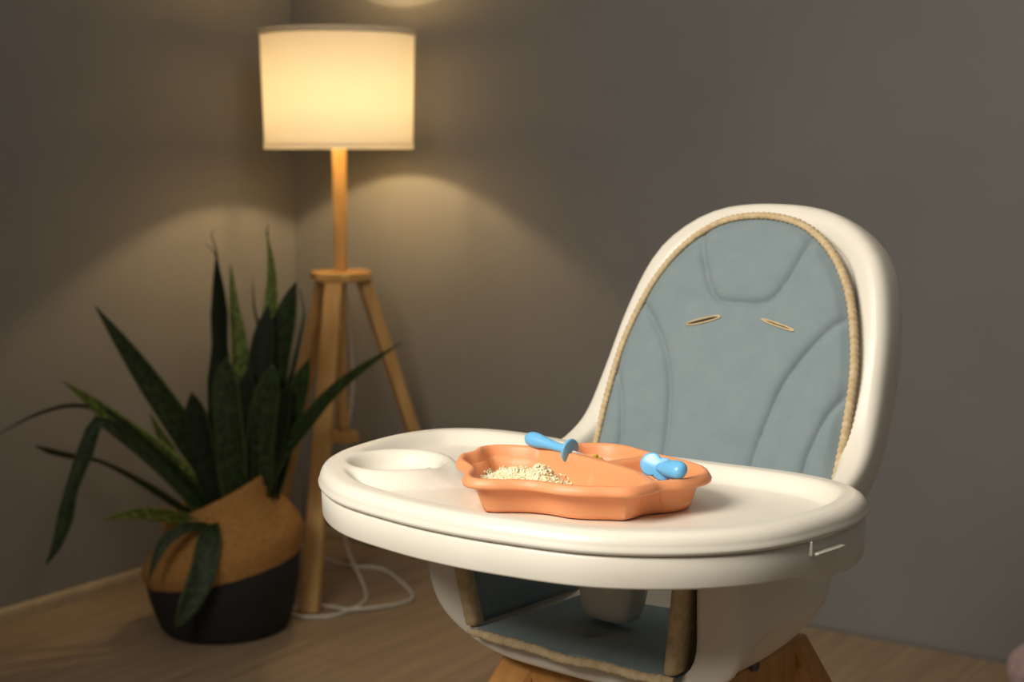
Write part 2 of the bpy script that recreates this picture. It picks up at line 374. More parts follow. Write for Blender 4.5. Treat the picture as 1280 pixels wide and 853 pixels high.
LV = [
 ([(288, 655), (262, 590), (225, 530), (172, 455), (119, 383)], 31, B, B - .10, (20, -10), 'leaf', 0),
 ([(278, 660), (226, 592), (170, 545), (122, 507), (78, 476)], 27, B - .02, B - .10, (-15, 15), 'leaf_light', 0),
 ([(282, 662), (235, 605), (190, 562), (150, 525), (125, 507)], 20, B - .04, B - .14, (30, 10), 'leaf', 0),
 ([(272, 660), (215, 585), (150, 522), (95, 506), (45, 518), (-8, 547)], 11, B, B - .05, (35, 60), 'leaf', 0),
 ([(275, 662), (205, 590), (150, 542), (124, 527), (108, 565), (90, 615), (84, 645), (72, 682), (57, 707)], 19, B - .06, B - .2, (10, -20), 'leaf', 2),
 ([(272, 665), (225, 632), (178, 602), (128, 577), (90, 569), (45, 558)], 17, B - .05, B - .16, (30, 50), 'leaf', 3),
 ([(268, 668), (235, 648), (205, 643), (170, 641), (128, 650)], 19, B - .09, B - .2, (40, 10), 'leaf_light', 0),
 ([(262, 652), (262, 672), (254, 715), (238, 752), (219, 787)], 30, B - .10, B - .25, (0, 10), 'leaf', 4),
 ([(262, 658), (232, 660), (208, 676), (196, 695), (185, 727)], 13, B - .10, B - .23, (-20, 20), 'leaf', 6),
 ([(252, 655), (226, 590), (208, 555), (187, 516)], 19, B + .03, B + .06, (-10, 20), 'leaf_light', 0),
 ([(292, 660), (280, 540), (277, 440), (276, 380), (271, 325)], 31, B + .02, B + .05, (10, 30), 'leaf_dark', 5),
 ([(302, 660), (303, 520), (299, 430), (292, 380), (288, 330)], 23, B + .05, B + .08, (-10, -20), 'leaf_light', 0),
 ([(313, 660), (326, 500), (338, 400), (340, 340), (334, 292)], 24, B + .06, B + .12, (5, 10), 'leaf_light', 0),
 ([(316, 660), (316, 560), (326, 450), (336, 380)], 26, B - .02, B - .01, (-20, 0), 'leaf_dark', 1),
 ([(326, 660), (336, 560), (350, 440), (370, 352)], 32, B + .0, B + .03, (15, 25), 'leaf', 1),
 ([(338, 655), (352, 540), (372, 440), (380, 395), (375, 362)], 11, B + .02, B + .0, (40, 60), 'leaf', 0),
 ([(332, 655), (352, 570), (368, 510), (387, 448)], 24, B - .01, B - .08, (10, 20), 'leaf', 1),
 ([(318, 650), (350, 575), (388, 525), (430, 480), (502, 428)], 22, B - .03, B - .16, (30, 55), 'leaf', 0),
 ([(288, 660), (262, 590), (250, 540), (240, 490)], 28, B - .04, B - .08, (10, 0), 'leaf_dark', 1),
 ([(296, 662), (290, 580), (284, 500), (283, 445)], 32, B - .05, B - .06, (-15, 10), 'leaf', 1),
 ([(304, 662), (306, 580), (305, 520), (312, 460)], 26, B - .05, B - .06, (30, 10), 'leaf_dark', 1),
 ([(318, 662), (324, 580), (330, 520), (342, 455)], 30, B - .03, B - .08, (-10, 10), 'leaf', 1),
 ([(328, 655), (338, 590), (348, 540), (362, 480)], 26, B - .02, B - .09, (20, 30), 'leaf_dark', 1),
 ([(280, 665), (276, 600), (264, 560), (262, 520)], 20, B + .02, B + .03, (0, 10), 'leaf_dark', 0),
 ([(314, 655), (320, 520), (326, 430), (318, 385), (316, 345)], 6, B + .06, B + .09, (0, 0), 'leaf_dry', 0),
 ([(306, 660), (300, 610), (292, 570), (296, 530)], 24, B - .04, B - .08, (0, 15), 'leaf', 0),
 ([(316, 645), (321, 605), (318, 560), (324, 515)], 22, B - .02, B - .06, (15, -15), 'leaf_light', 0),
]
for pts, w, y0, y1, tw, mn, kind in LV:
    pr = None
    if kind == 2: pr = [(0, .5), (.4, .7), (.5, .75), (.62, 1), (.75, .8), (.83, 1.05), (.92, .7), (1, .06)]
    if kind == 3: pr = [(0, .6), (.35, .85), (.6, .5), (.72, .45), (.85, .75), (.93, .8), (1, .2)]
    if kind == 4: pr = [(0, .55), (.2, .9), (.5, 1), (.75, .8), (.9, .45), (1, .05)]
    if kind == 5: pr = [(0, .7), (.35, 1), (.55, 1), (.68, .65), (.8, .75), (.9, .5), (1, .12)]
    leaf(pts, w, y0, y1, tw, mn, tipround=(kind == 1), prof=pr, pw=.5 if kind in (4, 6) else 1.2)
for pts in ([(272, 332), (270, 312), (264, 292), (270, 287)], [(272, 332), (268, 316), (256, 304)], [(335, 296), (334, 288), (336, 280)]):
    V, Fc = tube([at(x, y, B + .07) - Vector((PX, PY, 0)) for x, y in spline(pts, 8)], [.0035 - .0028 * i / 7 for i in range(8)], 6)
    obj('dry_tip', V, Fc, M['leaf_dry'], plant)

# ------------------------------------------------------------------ high chair (own frame: u right, v away from the sitter's front, z up)
CH = Vector((.044, 1.476, 0)); CR = R(-38)
chair = empty('high_chair', CH, CR, 'cream plastic baby high chair with tray and angled wooden legs', 'high chair')

# seat shell: U sections along the spine. floor point, crest point, crest half width, floor half width
ST = [((.035, .629), (.008, .790), .190, .128), ((.043, .622), (.014, .790), .191, .130), ((.098, .614), (.07, .790), .193, .132), ((.155, .614), (.13, .789), .194, .132),
      ((.21, .618), (.18, .789), .194, .132), ((.256, .645), (.218, .789), .193, .134), ((.287, .69), (.250, .794), .191, .140),
      ((.308, .74), (.284, .808), .188, .150), ((.330, .80), (.310, .832), .184, .157), ((.355, .87), (.338, .881), .178, .156),
      ((.382, .94), (.368, .944), .169, .147), ((.4055, 1.0), (.3945, 1.0025), .151, .127), ((.4215, 1.038), (.4115, 1.042), .121, .097), ((.4275, 1.053), (.4205, 1.0565), .094, .072), ((.432, 1.062), (.426, 1.0655), .068, .048)]
rings = []
for i, ((fv, fz), (cv, czz), W, Fh) in enumerate(ST):
    if i >= 6: W = W - .010 * smooth(5, 8, i)
    nx, nz_ = cv - fv, czz - fz; D = math.hypot(nx, nz_); nx /= D; nz_ /= D
    back = smooth(5, 9, i)
    D = max(.002, D - .016 * smooth(5, 7, i))
    rw = min(.022 + .004 * back, W * .5)                      # width of the rolled rim
    if i <= 1: rw = .042
    rw = lerp(rw, .011, smooth(5, 8, i))
    Fh = min(Fh, W - rw - .004)
    th = .020 + .050 * back * (1 - .45 * smooth(10, 14, i))                        # shell depth behind the floor
    def P(u, h): return Vector((u, fv + nx * h, fz + nz_ * h))
    half = [(0, 0), (Fh * .5, 0), (Fh * .9, .001), (Fh + (W - rw - Fh) * .55 + .004, D * .14), (W - rw - .003, D * .48), (W - rw + .003, D * .86),
            (W - rw * .55, D), (W - rw * .1, D * .99), (W + .006, D * (.9 - .1 * back) - .004 * back)]
    lo = -th
    BL = (.018, .026, .070, .058, .044, .040, .03)[i] if i < 7 else .02
    IN = (0, 0, 0, 0, 0, .010, .022, .022, .010)[i] if i < 9 else 0
    sd = W + .006
    half += [(sd - IN, D * .45 - .022 * back), (sd - .003 - .002 * back - 1.6 * IN, lerp(BL + .008, -th * .62, back)), (sd - .026 - 1.6 * IN, lerp(BL - .018, lo * .88, back)), (Fh * .9, lo - .002), (Fh * .45, lo - .003), (0, lo - .004)]
    right = [P(u, h) for u, h in half]; left = [P(-u, h) for u, h in half[1:-1]][::-1]
    rings.append(right + left)
body_rings = rings
V, Fc = loft(body_rings, False, False)
nr_ = 28
for base_ in (0, (len(body_rings) - 1) * nr_):              # close the open ends between inner and outer skin
    for h in range(7):
        ri = lambda k: base_ + k
        le = lambda k: base_ + (28 - k) % 28
        for f_ in (ri, le):
            if h == 6: Fc.append((f_(6), f_(7), f_(8)))
            else: Fc.append((f_(h), f_(h + 1), f_(13 - h), f_(14 - h)))
# rolled rim running up one arm, over the top and down the other
half = []
for k, ((fv, fz), (cv, czz), W, Fh) in enumerate(ST[3:12]):
    D = math.hypot(cv - fv, czz - fz); bk_ = smooth(2, 6, k)
    half.append((W - .010 - .004 * bk_, cv + .004 * bk_, czz, (cv - fv) / D, (czz - fz) / D, .024 + .016 * bk_, .030 + .030 * bk_))
nb_ = half[-1][3:5]
half += [(.109, .4145, 1.0355, *nb_, .040, .058), (.064, .4235, 1.057, *nb_, .040, .052)]
path = half + [(0, .425, 1.063, *nb_, .040, .050)] + [(-q[0], *q[1:]) for q in half[::-1]]
path = spline(path, 180); rim_rings = []
for k, q in enumerate(path):
    c = Vector(q[:3]); t = (Vector(path[min(k + 1, 179)][:3]) - Vector(path[max(k - 1, 0)][:3])).normalized()
    n_ = Vector((0, q[3], q[4])); n_ = (n_ - t * n_.dot(t)).normalized(); o_ = t.cross(n_)
    w2, d2 = q[5] / 2, q[6] / 2; ring_ = []
    for m_ in range(28):
        a = 2 * math.pi * m_ / 28; ex = .62
        x = math.copysign(abs(math.cos(a)) ** ex, math.cos(a)) * w2; y = math.copysign(abs(math.sin(a)) ** ex, math.sin(a)) * d2
        ring_.append(c + o_ * x + n_ * (y - d2))
    rim_rings.append(ring_)
rimV, rimF = loft(rim_rings)
# smooth the body first, then add the rim to the same mesh
tmp = obj('seat_shell', V, Fc, M['plastic'], None, subsurf=2)
dg = bpy.context.evaluated_depsgraph_get(); ev = tmp.evaluated_get(dg).to_mesh()
bV = [v.co.copy() for v in ev.vertices]; bF = [tuple(p.vertices) for p in ev.polygons]
tmp.evaluated_get(dg).to_mesh_clear(); me_ = tmp.data; bpy.data.objects.remove(tmp); bpy.data.meshes.remove(me_)
shell = obj('seat_shell', *join((bV, bF), (rimV, rimF)), M['plastic'], chair)

# legs: four splayed beech legs joined by rails
lt = {}
for su in (-1, 1):
    for sv in (-1, 1):
        p0 = Vector((su * .100, .195 + sv * .095, .606)); p1 = Vector((su * .335, .195 + sv * .34, .0))
        lt[su, sv] = (p0, p1)
        V, Fc = bar(p0, p1, .052, .034, (1, 0, 0) if True else None, .005)
        V = [Vector((v.x, v.y, max(0, min(v.z, .607)))) for v in V]
        obj('leg', V, Fc, M['legwood'], chair, smooth_on=False)
for k, (a, b2) in enumerate((((-1, -1), (1, -1)), ((-1, 1), (1, 1)), ((-1, -1), (-1, 1)), ((1, -1), (1, 1)))):
    pa, pb = lerp(*lt[a], .038), lerp(*lt[b2], .038); d = (pb - pa).normalized()
    rl = obj('rail', *bar(pa + d * .02, pb - d * .02, .032, .048, Vector((0, 0, 1)).cross(d), .003), M['legwood'], chair, smooth_on=False)
    if k == 3:
        mid = lerp(pa, pb, .42) + Vector((.016, 0, .024))
        V, Fc = lathe([(.001, 0), (.006, 0), (.0068, .0015), (.0068, .004), (.0052, .006), (.0024, .005), (.001, .005)], 20)
        V = [mid + Vector((v.z, v.x, v.y)) for v in V]
        obj('bolt', V, Fc, M['metal'], rl)

# tray
half = [(0, -.180), (.06, -.176), (.14, -.160), (.2, -.127), (.245, -.082), (.272, -.03), (.285, .04), (.284, .09), (.268, .135), (.228, .166), (.17, .177), (.09, .171), (0, .166)]
full = half + [(-u, v) for u, v in half[1:-1]][::-1]
NT = 420
OUT = [tuple(p) for p in spline(full, NT, True)]
def offset(poly, d):
    n = len(poly); o = []
    for i in range(n):
        a, b = Vector(poly[i - 1]), Vector(poly[(i + 1) % n]); t = (b - a).normalized()
        o.append((poly[i][0] + t.y * d, poly[i][1] - t.x * d))          # + is outward for a counter-clockwise loop
    return o
coarse = OUT[::4]
CUP = (-.183, -.034)
def tray_h(p):
    d = sdist(p, coarse)
    e = .809 + .0135 * math.sqrt(max(0, 1 - (1 - min(1, max(d, 0) / .013)) ** 2))
    inner = 1 - smooth(.022, .042, d)
    z = .806 + (e - .806) * inner
    r = math.hypot(p[0] - CUP[0], p[1] - CUP[1])
    ringh = .806 + .0165 * (1 - smooth(.0545, .079, r))
    A_, B_ = z - .806, ringh - .806
    z2 = .806 + A_ + B_ - A_ * B_ / .0165
    cup = .8035 + .019 * smooth(.033, .053, r)
    if r < .054: z2 = min(z2, cup + 0)
    return z2
rhos = [0, .05, .12, .2, .28, .35, .42, .48, .53, .57, .60, .63, .655] + [.67 + .0115 * i for i in range(28)] + [.988, .994, .998, 1.0]
fl = [0, .02]
V = [Vector((0, 0, .806))]; Fc = []
rr = rhos[1:]
for rho in rr:
    for (u, v) in OUT:
        V.append(Vector((u * rho, v * rho, tray_h((u * rho, v * rho)))))
for j in range(NT): Fc.append((0, 1 + j, 1 + (j + 1) % NT))
for i in range(len(rr) - 1):
    for j in range(NT):
        k = (j + 1) % NT; a = 1 + i * NT; b_ = a + NT
        Fc.append((a + j, b_ + j, b_ + k, a + k))
# rolled lip and underside
last = 1 + (len(rr) - 1) * NT
lips = [(.0012, .8070), (.0008, .8045), (-.0012, .8028), (-.006, .8022), (-.02, .8025)]
for q, (d, z) in enumerate(lips):
    for p in offset(OUT, d): V.append(Vector((p[0], p[1], z)))
    a = last + q * NT; b_ = a + NT
    for j in range(NT):
        k = (j + 1) % NT; Fc.append((a + j, b_ + j, b_ + k, a + k))
tray = obj('tray', V, Fc, M['plastic'], chair)
# skirt under the lip
V = []; rows = [(-.02, .8015), (-.006, .8008), (-.0035, .7995), (-.0030, .797), (-.0036, .789), None, None, None, None]
loops = []
for q in range(10):
    lp = []
    for (u, v), (ou, ov) in zip(OUT, OUT):
        dip = .010 * smooth(.25, .284, abs(u)) * smooth(-.03, .03, v) * (1 - smooth(.12, .16, v))
        zb = .7725 - dip
        z, d = [(.8020, -.02), (.8018, -.006), (.8008, -.0030), (.799, -.0018), (lerp(.799, zb, .5), -.0022), (zb + .0025, -.0026), (zb + .0006, -.0034), (zb, -.005), (zb + .0005, -.008), (zb + .008, -.011)][q]
        lp.append((z, d))
    offs = [offset(OUT, d) for d in (lp[0][1],)][0]
    loops.append([Vector((p[0], p[1], z)) for p, (z, d) in zip(offs, lp)])
loops.append([Vector((p[0], p[1], .793)) for p in offset(OUT, -.03)])
tb = obj('tray_base', *loft(loops, False, True), M['plastic'], tray)
# latch at the right end, with its little ledge
def latch(sgn):
    pa = [p for p in OUT if p[0] * sgn > .2 and .0015 < p[1] < .046]
    pa.sort(key=lambda p: p[1])
    def strip(d, z): return [Vector((sgn * (abs(u) + d), v, z)) for u, v in pa]
    prof = [(-.008, .8025), (-.0035, .8025), (-.003, .801), (-.003, .7925), (.0035, .792), (.0045, .791), (.0035, .7897), (-.008, .7895)]
    rings = [[Vector((sgn * (abs(u) + d), v, z)) for d, z in prof] for u, v in pa]
    return loft(rings)
def latch_rib(sgn):
    u, v = min((p for p in OUT if p[0] * sgn > .2), key=lambda p: abs(p[1] + .001))
    return bar((u - sgn * .0042, v, .8035), (u - sgn * .0040, v + .001, .7897), .0022, .012, (0, 1, 0), .0006)
for s in (1, -1): obj('latch', *join(latch(s), latch_rib(s)), M['plastic'], tray)
# crotch post hanging from the tray
rings = []
for z, w, dpt, cv in ((.80, .0445, .03, .104), (.76, .042, .028, .104), (.71, .0385, .0255, .103), (.68, .035, .023, .102), (.664, .032, .021, .101), (.655, .0275, .018, .101), (.652, .018, .011, .101)):
    rings.append([Vector((math.copysign(abs(math.cos(a)) ** .55, math.cos(a)) * w, cv + math.copysign(abs(math.sin(a)) ** .55, math.sin(a)) * dpt, z)) for a in [2 * math.pi * (k + .5) / 32 for k in range(32)]])
obj('crotch_post', *loft(rings), M['plastic'], tray)

# ------------------------------------------------------------------ padded liner
liner = empty('seat_liner', CH + Vector((0, 0, .63)), CR, 'padded grey blue seat liner with tan piping lying in the high chair', 'seat liner')
ZO = Vector((0, 0, .63))
K = .415; cs = math.cos(math.atan(K)); sn = math.sin(math.atan(K))
def back_pt(u, z, off=0):                      # point of the reclined back plane, off = towards the sitter
    return Vector((u, .3 + K * (z - .795) - off * cs, z + off * sn)) - ZO
halfb = [(0, .7), (.075, .7), (.13, .7), (.152, .715), (.157, .76), (.1585, .80), (.158, .845), (.154, .90), (.1435, .945), (.128, .985), (.106, 1.018), (.078, 1.043), (.045, 1.059), (0, 1.065)]
BO = [tuple(p) for p in spline(halfb + [(-u, z) for u, z in halfb[1:-1]][::-1], 380, True)]
mir = lambda s: [(-u, z) for u, z in s]
head = [(-.076, 1.06), (-.074, 1.043), (-.065, 1.018), (-.052, .989), (-.041, .972), (-.029, .9645), (0, .9625), (.029, .9645), (.041, .972), (.052, .989), (.065, 1.018), (.074, 1.043), (.076, 1.06)]
sL = [(-.150, .972), (-.138, .958), (-.114, .937), (-.092, .909), (-.075, .877), (-.066, .845), (-.058, .795), (-.055, .72)]
sl = [(-.158, .885), (-.151, .875), (-.136, .85), (-.127, .822), (-.121, .793), (-.119, .72)]
seams = [spline(s, 22) for s in (head, sL, mir(sL), sl, mir(sl))]
slits = [((-.063, .933), (-.021, .945)), ((.034, .9455), (.077, .936))]
def pad_h(u, z):
    h = .004 * smooth(0, .03, sdist((u, z), BOc))
    h += .0075 * (1 - math.exp(-min(seg_dist((u, z), s) for s in seams) / .0040)) * 1.15
    h += .0012 * math.sin(u * 55 + 1) * math.sin(z * 47)
    return h * smooth(-.002, .016, sdist((u, z), BOc))
BOc = BO[::4]
V = []; Fc = []; c0 = (0, .87); RH = [0.0] + [i / 96 for i in range(1, 97)]
V.append(back_pt(*c0, pad_h(*c0)))
for rho in RH[1:]:
    for u, z in BO:
        uu, zz = c0[0] + (u - c0[0]) * rho, c0[1] + (z - c0[1]) * rho
        V.append(back_pt(uu, zz, pad_h(uu, zz)))
nb = len(BO)
for j in range(nb): Fc.append((0, 1 + j, 1 + (j + 1) % nb))
for i in range(len(RH) - 2):
    for j in range(nb):
        k = (j + 1) % nb; a = 1 + i * nb; b_ = a + nb; Fc.append((a + j, b_ + j, b_ + k, a + k))
a = 1 + (len(RH) - 2) * nb
for q, (sc_, off) in enumerate(((1.004, -.004), (.99, -.010), (.9, -.012))):
    for u, z in BO: V.append(back_pt(c0[0] + (u - c0[0]) * sc_, c0[1] + (z - c0[1]) * sc_, off))
    for j in range(nb):
        k = (j + 1) % nb; Fc.append((a + j, a + nb + j, a + nb + k, a + k))
    a += nb
Fc.append(tuple(a + j for j in range(nb)))
pad = obj('back_pad', V, Fc, M['felt'], liner)
# ribbed piping round the edge
edge = [p for p in BO if p[1] > .72]
i0 = BO.index(edge[0]); k0 = max(range(nb), key=lambda i: (BO[i][1] <= .72) and (BO[(i + 1) % nb][1] > .72))
edge = [BO[(k0 + 1 + i) % nb] for i in range(len(edge))]
fine = spline(edge, 420)
rad = [.0054 + .0008 * math.sin(i * 1.9) for i in range(len(fine))]
obj('piping', *tube([back_pt(u, z, .0025) for u, z in fine], rad, 10, .75), M['piping'], pad)
for (a_, b_), op in zip(slits, (1, .6)):
    A = Vector(a_); Bv = Vector(b_); d = (Bv - A).normalized(); nrm = Vector((-d.y, d.x))
    loopp = []
    for t in [i / 40 for i in range(40)]:
        ang = 2 * math.pi * t; L_ = (Bv - A).length / 2; c = (A + Bv) / 2
        ex = math.copysign(abs(math.cos(ang)) ** .8, math.cos(ang)) * L_; ey = math.sin(ang) * .0024 * op
        loopp.append(c + d * ex + nrm * ey)
    pts = [back_pt(p.x, p.y, pad_h(p.x, p.y) + .0008) for p in loopp]
    sb = obj('strap_slot', *tube(pts + pts[:2], .0011, 8), M['piping'], pad)
    obj('slit', [p - Vector((0, -.0004, 0)) for p in pts], [tuple(range(len(pts)))], M['slit'], sb, smooth_on=False)

# seat cushion
def seat_pt(u, v, h=0): return Vector((u, v, .638 - .05 * v + h)) - ZO
def seat_h(u, v):
    e = min(.126 - abs(u), v - .018, .235 - v)
    h = .012 * smooth(0, .035, e)
    crease = seg_dist((u, v), [(-.005, .01), (0, .04), (.004, .065)])
    h -= .004 * math.exp(-crease / .006) 
    h -= .006 * math.exp(-(math.hypot(u - .004, v - .067) / .009) ** 2)
    h += .0015 * math.sin(u * 40) * math.cos(v * 30)
    return h
nu, nv = 80, 70; V = []; Fc = []
for j in range(nv + 1):
    for i in range(nu + 1):
        u = -.126 + .252 * i / nu; v = .018 + .217 * j / nv
        u *= 1 - .13 * smooth(.08, .2, v)
        V.append(seat_pt(u, v, seat_h(u, v)))
top = len(V)
V += [p - Vector((0, 0, .006)) for p in V]
W1 = nu + 1
for j in range(nv):
    for i in range(nu):
        q = (j * W1 + i, j * W1 + i + 1, (j + 1) * W1 + i + 1, (j + 1) * W1 + i); Fc.append(q); Fc.append(tuple(x + top for x in q[::-1]))
bd = [i for i in range(nu)] + [j * W1 + nu for j in range(nv)] + [nv * W1 + i for i in range(nu, 0, -1)] + [j * W1 for j in range(nv, 0, -1)]
for x, y in zip(bd, bd[1:] + bd[:1]): Fc.append((x, y, y + top, x + top))
cush = obj('seat_cushion', V, Fc, M['felt'], liner)
fr = spline([seat_pt(-.130, .022, -.003), seat_pt(-.09, .016, -.003), seat_pt(-.04, .017, -.004), seat_pt(.0, .015, -.006), seat_pt(.04, .017, -.004), seat_pt(.09, .016, -.004), seat_pt(.126, .021, -.003)], 150)
rad = [.0050 + .0005 * math.sin(i * 1.35) + .0004 * math.sin(i * .37) for i in range(150)]
obj('piping', *tube(fr, rad, 10, .8), M['piping'], cush)
# side pads standing along the shell walls
for s in (-1, 1):
    def sp_pt(v, t, off=0):                    # t 0 bottom .. 1 top
        lean = .128 + .022 * t if s < 0 else .122 + .022 * t
        return Vector((s * (lean - off), v + .010 - .016 * t, .641 - .03 * v + .133 * t)) - ZO
    na, nt = 30, 18; V = []; Fc = []
    for side in (0, 1):
        for i in range(na + 1):
            for j in range(nt + 1):
                v = .014 + .195 * i / na; t = j / nt
                e = min(i / na, 1 - i / na, j / nt, 1 - j / nt)
                V.append(sp_pt(v, t, (.005 * smooth(0, .2, e) + .002) if side else -.002))
    W2 = nt + 1; T2 = (na + 1) * W2
    for i in range(na):
        for j in range(nt):
            q = (i * W2 + j, i * W2 + j + 1, (i + 1) * W2 + j + 1, (i + 1) * W2 + j); Fc.append(q); Fc.append(tuple(x + T2 for x in q[::-1]))
    bd = [j for j in range(nt)] + [i * W2 + nt for i in range(na)] + [na * W2 + j for j in range(nt, 0, -1)] + [i * W2 for i in range(na, 0, -1)]
    for x, y in zip(bd, bd[1:] + bd[:1]): Fc.append((x, y, y + T2, x + T2))
    sdp = obj('side_pad', V, Fc, M['felt'], liner)
    # wide tan binding tape folded over the front edge
    rings = []
    for j in range(25):
        t = j / 24; wv = .0009 * math.sin(j * 2.1)
        c = sp_pt(.012, t); TA, TB = (.012, .012) if s < 0 else (.012, .034)
        rings.append([c + Vector(q) for q in ((-.004 + wv, -.002, 0), (-.0045 + wv, TA, 0), (-.0075 if s > 0 else -.006, TA + .0005, 0), (-.0075 if s > 0 else -.007, -.001, 0), (-.003, -.005 + wv, 0), (.003, -.005 + wv, 0), (.0075 if s < 0 else .006, -.001, 0), (.0078 if s < 0 else .006, TB + .0005, 0), (.005 + wv, TB, 0), (.004 + wv, -.002, 0))])
    obj('binding_tape', *loft(rings), M['piping'], sdp)

# ------------------------------------------------------------------ divided plate
def chair_thing(name, u, v, z, label, cat, rz=0, group=None):
    c, s_ = math.cos(CR), math.sin(CR)
    return empty(name, (CH.x + u * c - v * s_, CH.y + u * s_ + v * c, z), CR + rz, label, cat, group)
PU, PV, PZ = .032, -.018, .8062
plate = chair_thing('divided_plate', PU, PV, PZ, 'orange silicone divided plate with wavy rim on the white tray', 'plate')
rim = [(-.079, -.059), (-.090, -.040), (-.089, -.022), (-.097, -.006), (-.095, .012), (-.077, .027), (-.054, .037), (-.033, .056), (-.027, .078), (-.007, .094), (.020, .097), (.058, .084), (.094, .075), (.127, .063), (.150, .043), (.158, .017), (.152, -.010), (.140, -.029), (.139, -.044), (.133, -.066), (.113, -.079), (.094, -.091), (.073, -.098), (.048, -.099), (.030, -.107), (.013, -.120), (-.007, -.126), (-.026, -.113), (-.040, -.090), (-.055, -.078), (-.068, -.070)]
RO = [tuple(p) for p in spline([(u - PU, v - PV) for u, v in rim], 220, True)]
if sum(a[0] * b[1] - b[0] * a[1] for a, b in zip(RO, RO[1:] + RO[:1])) < 0: RO = RO[::-1]
ROc = RO[::2]
div = spline([(-.098, .052), (-.066, .042), (-.025, .034), (.012, .025), (.057, .012), (.096, -.004), (.122, -.024), (.150, -.042)], 30)
div = [(u - PU, v - PV) for u, v in div]
div2 = [(u - PU, v - PV) for u, v in spline([(.036, .018), (.048, .052), (.060, .1)], 12)]
HR = .036; FLR = .0045
def plate_h(p):
    d = sdist(p, ROc)
    e = HR - .004 + .004 * math.sqrt(max(0, 1 - (1 - min(1, max(0, d) / .004)) ** 2))
    t = smooth(.006, .019, d)
    t = min(t, smooth(.0035, .016, seg_dist(p, div)))
    t2 = smooth(.004, .018, seg_dist(p, div2))
    z = e + (FLR - e) * t
    zd = FLR + (HR - .004 - FLR) * (1 - t2)
    return max(z, zd) if seg_dist(p, div2) < .02 else z
V = [Vector((0, 0, plate_h((0, 0))))]; Fc = []; nr = len(RO); RH = [i / 60 for i in range(1, 61)]
for rho in RH:
    for u, v in RO: V.append(Vector((u * rho, v * rho, plate_h((u * rho, v * rho)))))
for j in range(nr): Fc.append((0, 1 + j, 1 + (j + 1) % nr))
for i in range(len(RH) - 1):
    for j in range(nr):
        k = (j + 1) % nr; a = 1 + i * nr; b_ = a + nr; Fc.append((a + j, b_ + j, b_ + k, a + k))
a = 1 + (len(RH) - 1) * nr
for d, z in ((.0015, HR - .0065), (.001, HR - .009), (-.0025, HR - .0100), (-.0085, HR - .0098), (-.0125, HR - .0115), (-.0150, HR * .45), (-.0170, .006), (-.019, .002), (-.024, .0)):
    for p in offset(RO, d): V.append(Vector((p[0], p[1], z)))
    for j in range(nr):
        k = (j + 1) % nr; Fc.append((a + j, a + nr + j, a + nr + k, a + k))
    a += nr
Fc.append(tuple(a + j for j in range(nr)))
obj('plate_body', V, Fc, M['silicone'], plate)

# rice: a heap of grains nobody could count
def grains(spots, lo, hi, r, seed):
    rnd = random.Random(seed); parts = []
    for (x, y, z) in spots:
        d = Vector((rnd.gauss(0, 1), rnd.gauss(0, 1), rnd.gauss(0, .6))).normalized(); L_ = rnd.uniform(lo, hi); c = Vector((x, y, z))
        parts.append(tube([c - d * L_ / 2, c - d * L_ * .32, c + d * L_ * .05, c + d * L_ * .34, c + d * L_ / 2], [r * .35, r * .9, r, r * .85, r * .3], 6))
    return join(*parts)
rnd = random.Random(3)
def mound(u, v):
    h = .013 * math.exp(-((u + .048) / .026) ** 2 - ((v + .012) / .030) ** 2)
    h += .020 * math.exp(-((u + .008) / .017) ** 2 - ((v + .012) / .018) ** 2)
    h += .005 * math.exp(-((u + .02) / .045) ** 2 - ((v + .02) / .035) ** 2)
    return h
spots = []
while len(spots) < 1500:
    u, v = rnd.uniform(-.085, .035), rnd.uniform(-.07, .03)
    h = mound(u, v)
    pu, pv = u - PU, v - PV
    z = plate_h((pu, pv)) if sdist((pu, pv), ROc) > .012 else 1
    if h < .0022 or z > .012 or seg_dist((pu, pv), div) < .012: continue
    spots.append((u + .03, v + .015, max(z - .0, FLR) + h * rnd.uniform(.82, 1.0)))
cg = 48; cv_ = []; cf_ = []; hv_ = []
for a in range(cg + 1):
    for b in range(cg + 1):
        u, v = -.085 + .12 * a / cg, -.07 + .1 * b / cg; h = mound(u, v) * .88
        pu, pv = u - PU, v - PV
        if h < .002 or seg_dist((pu, pv), div) < .013 or sdist((pu, pv), ROc) < .016: h = -.004
        hv_.append(h)
        cv_.append(Vector((u + .03, v + .015, max(FLR, min(plate_h((pu, pv)), .012)) + h)))
for a in range(cg):
    for b in range(cg):
        if min(hv_[a * (cg + 1) + b], hv_[(a + 1) * (cg + 1) + b], hv_[(a + 1) * (cg + 1) + b + 1], hv_[a * (cg + 1) + b + 1]) > 0: cf_.append((a * (cg + 1) + b, (a + 1) * (cg + 1) + b, (a + 1) * (cg + 1) + b + 1, a * (cg + 1) + b + 1))
core = (cv_, cf_)
rice = obj('rice', *join(grains(spots, .0032, .0068, .00105, 5), core), M['rice'])
def place(o, u, v, z):
    c, s_ = math.cos(CR), math.sin(CR); o.location = (CH.x + u * c - v * s_, CH.y + u * s_ + v * c, z); o.rotation_euler = (0, 0, CR)
place(rice, -.03, -.015, PZ)
rice['label'] = 'heap of pale cooked rice in the front compartment of the orange plate'; rice['category'] = 'rice'; rice['kind'] = 'stuff'
spots = []
while len(spots) < 170:
    u, v = rnd.gauss(-.004, .014), rnd.gauss(.073, .011)
    if seg_dist((u - PU, v - PV), div) < .016 or sdist((u - PU, v - PV), ROc) < .018 or seg_dist((u - PU, v - PV), div2) < .016: continue
    h = .021 * math.exp(-((u + .004) / .018) ** 2 - ((v - .073) / .014) ** 2)
    spots.append((u + .004, v - .073, FLR + .001 + h * rnd.uniform(.4, 1)))
ye = obj('chopped_vegetable', *grains(spots, .003, .007, .0013, 8), M['yellow']); place(ye, -.004, .073, PZ)
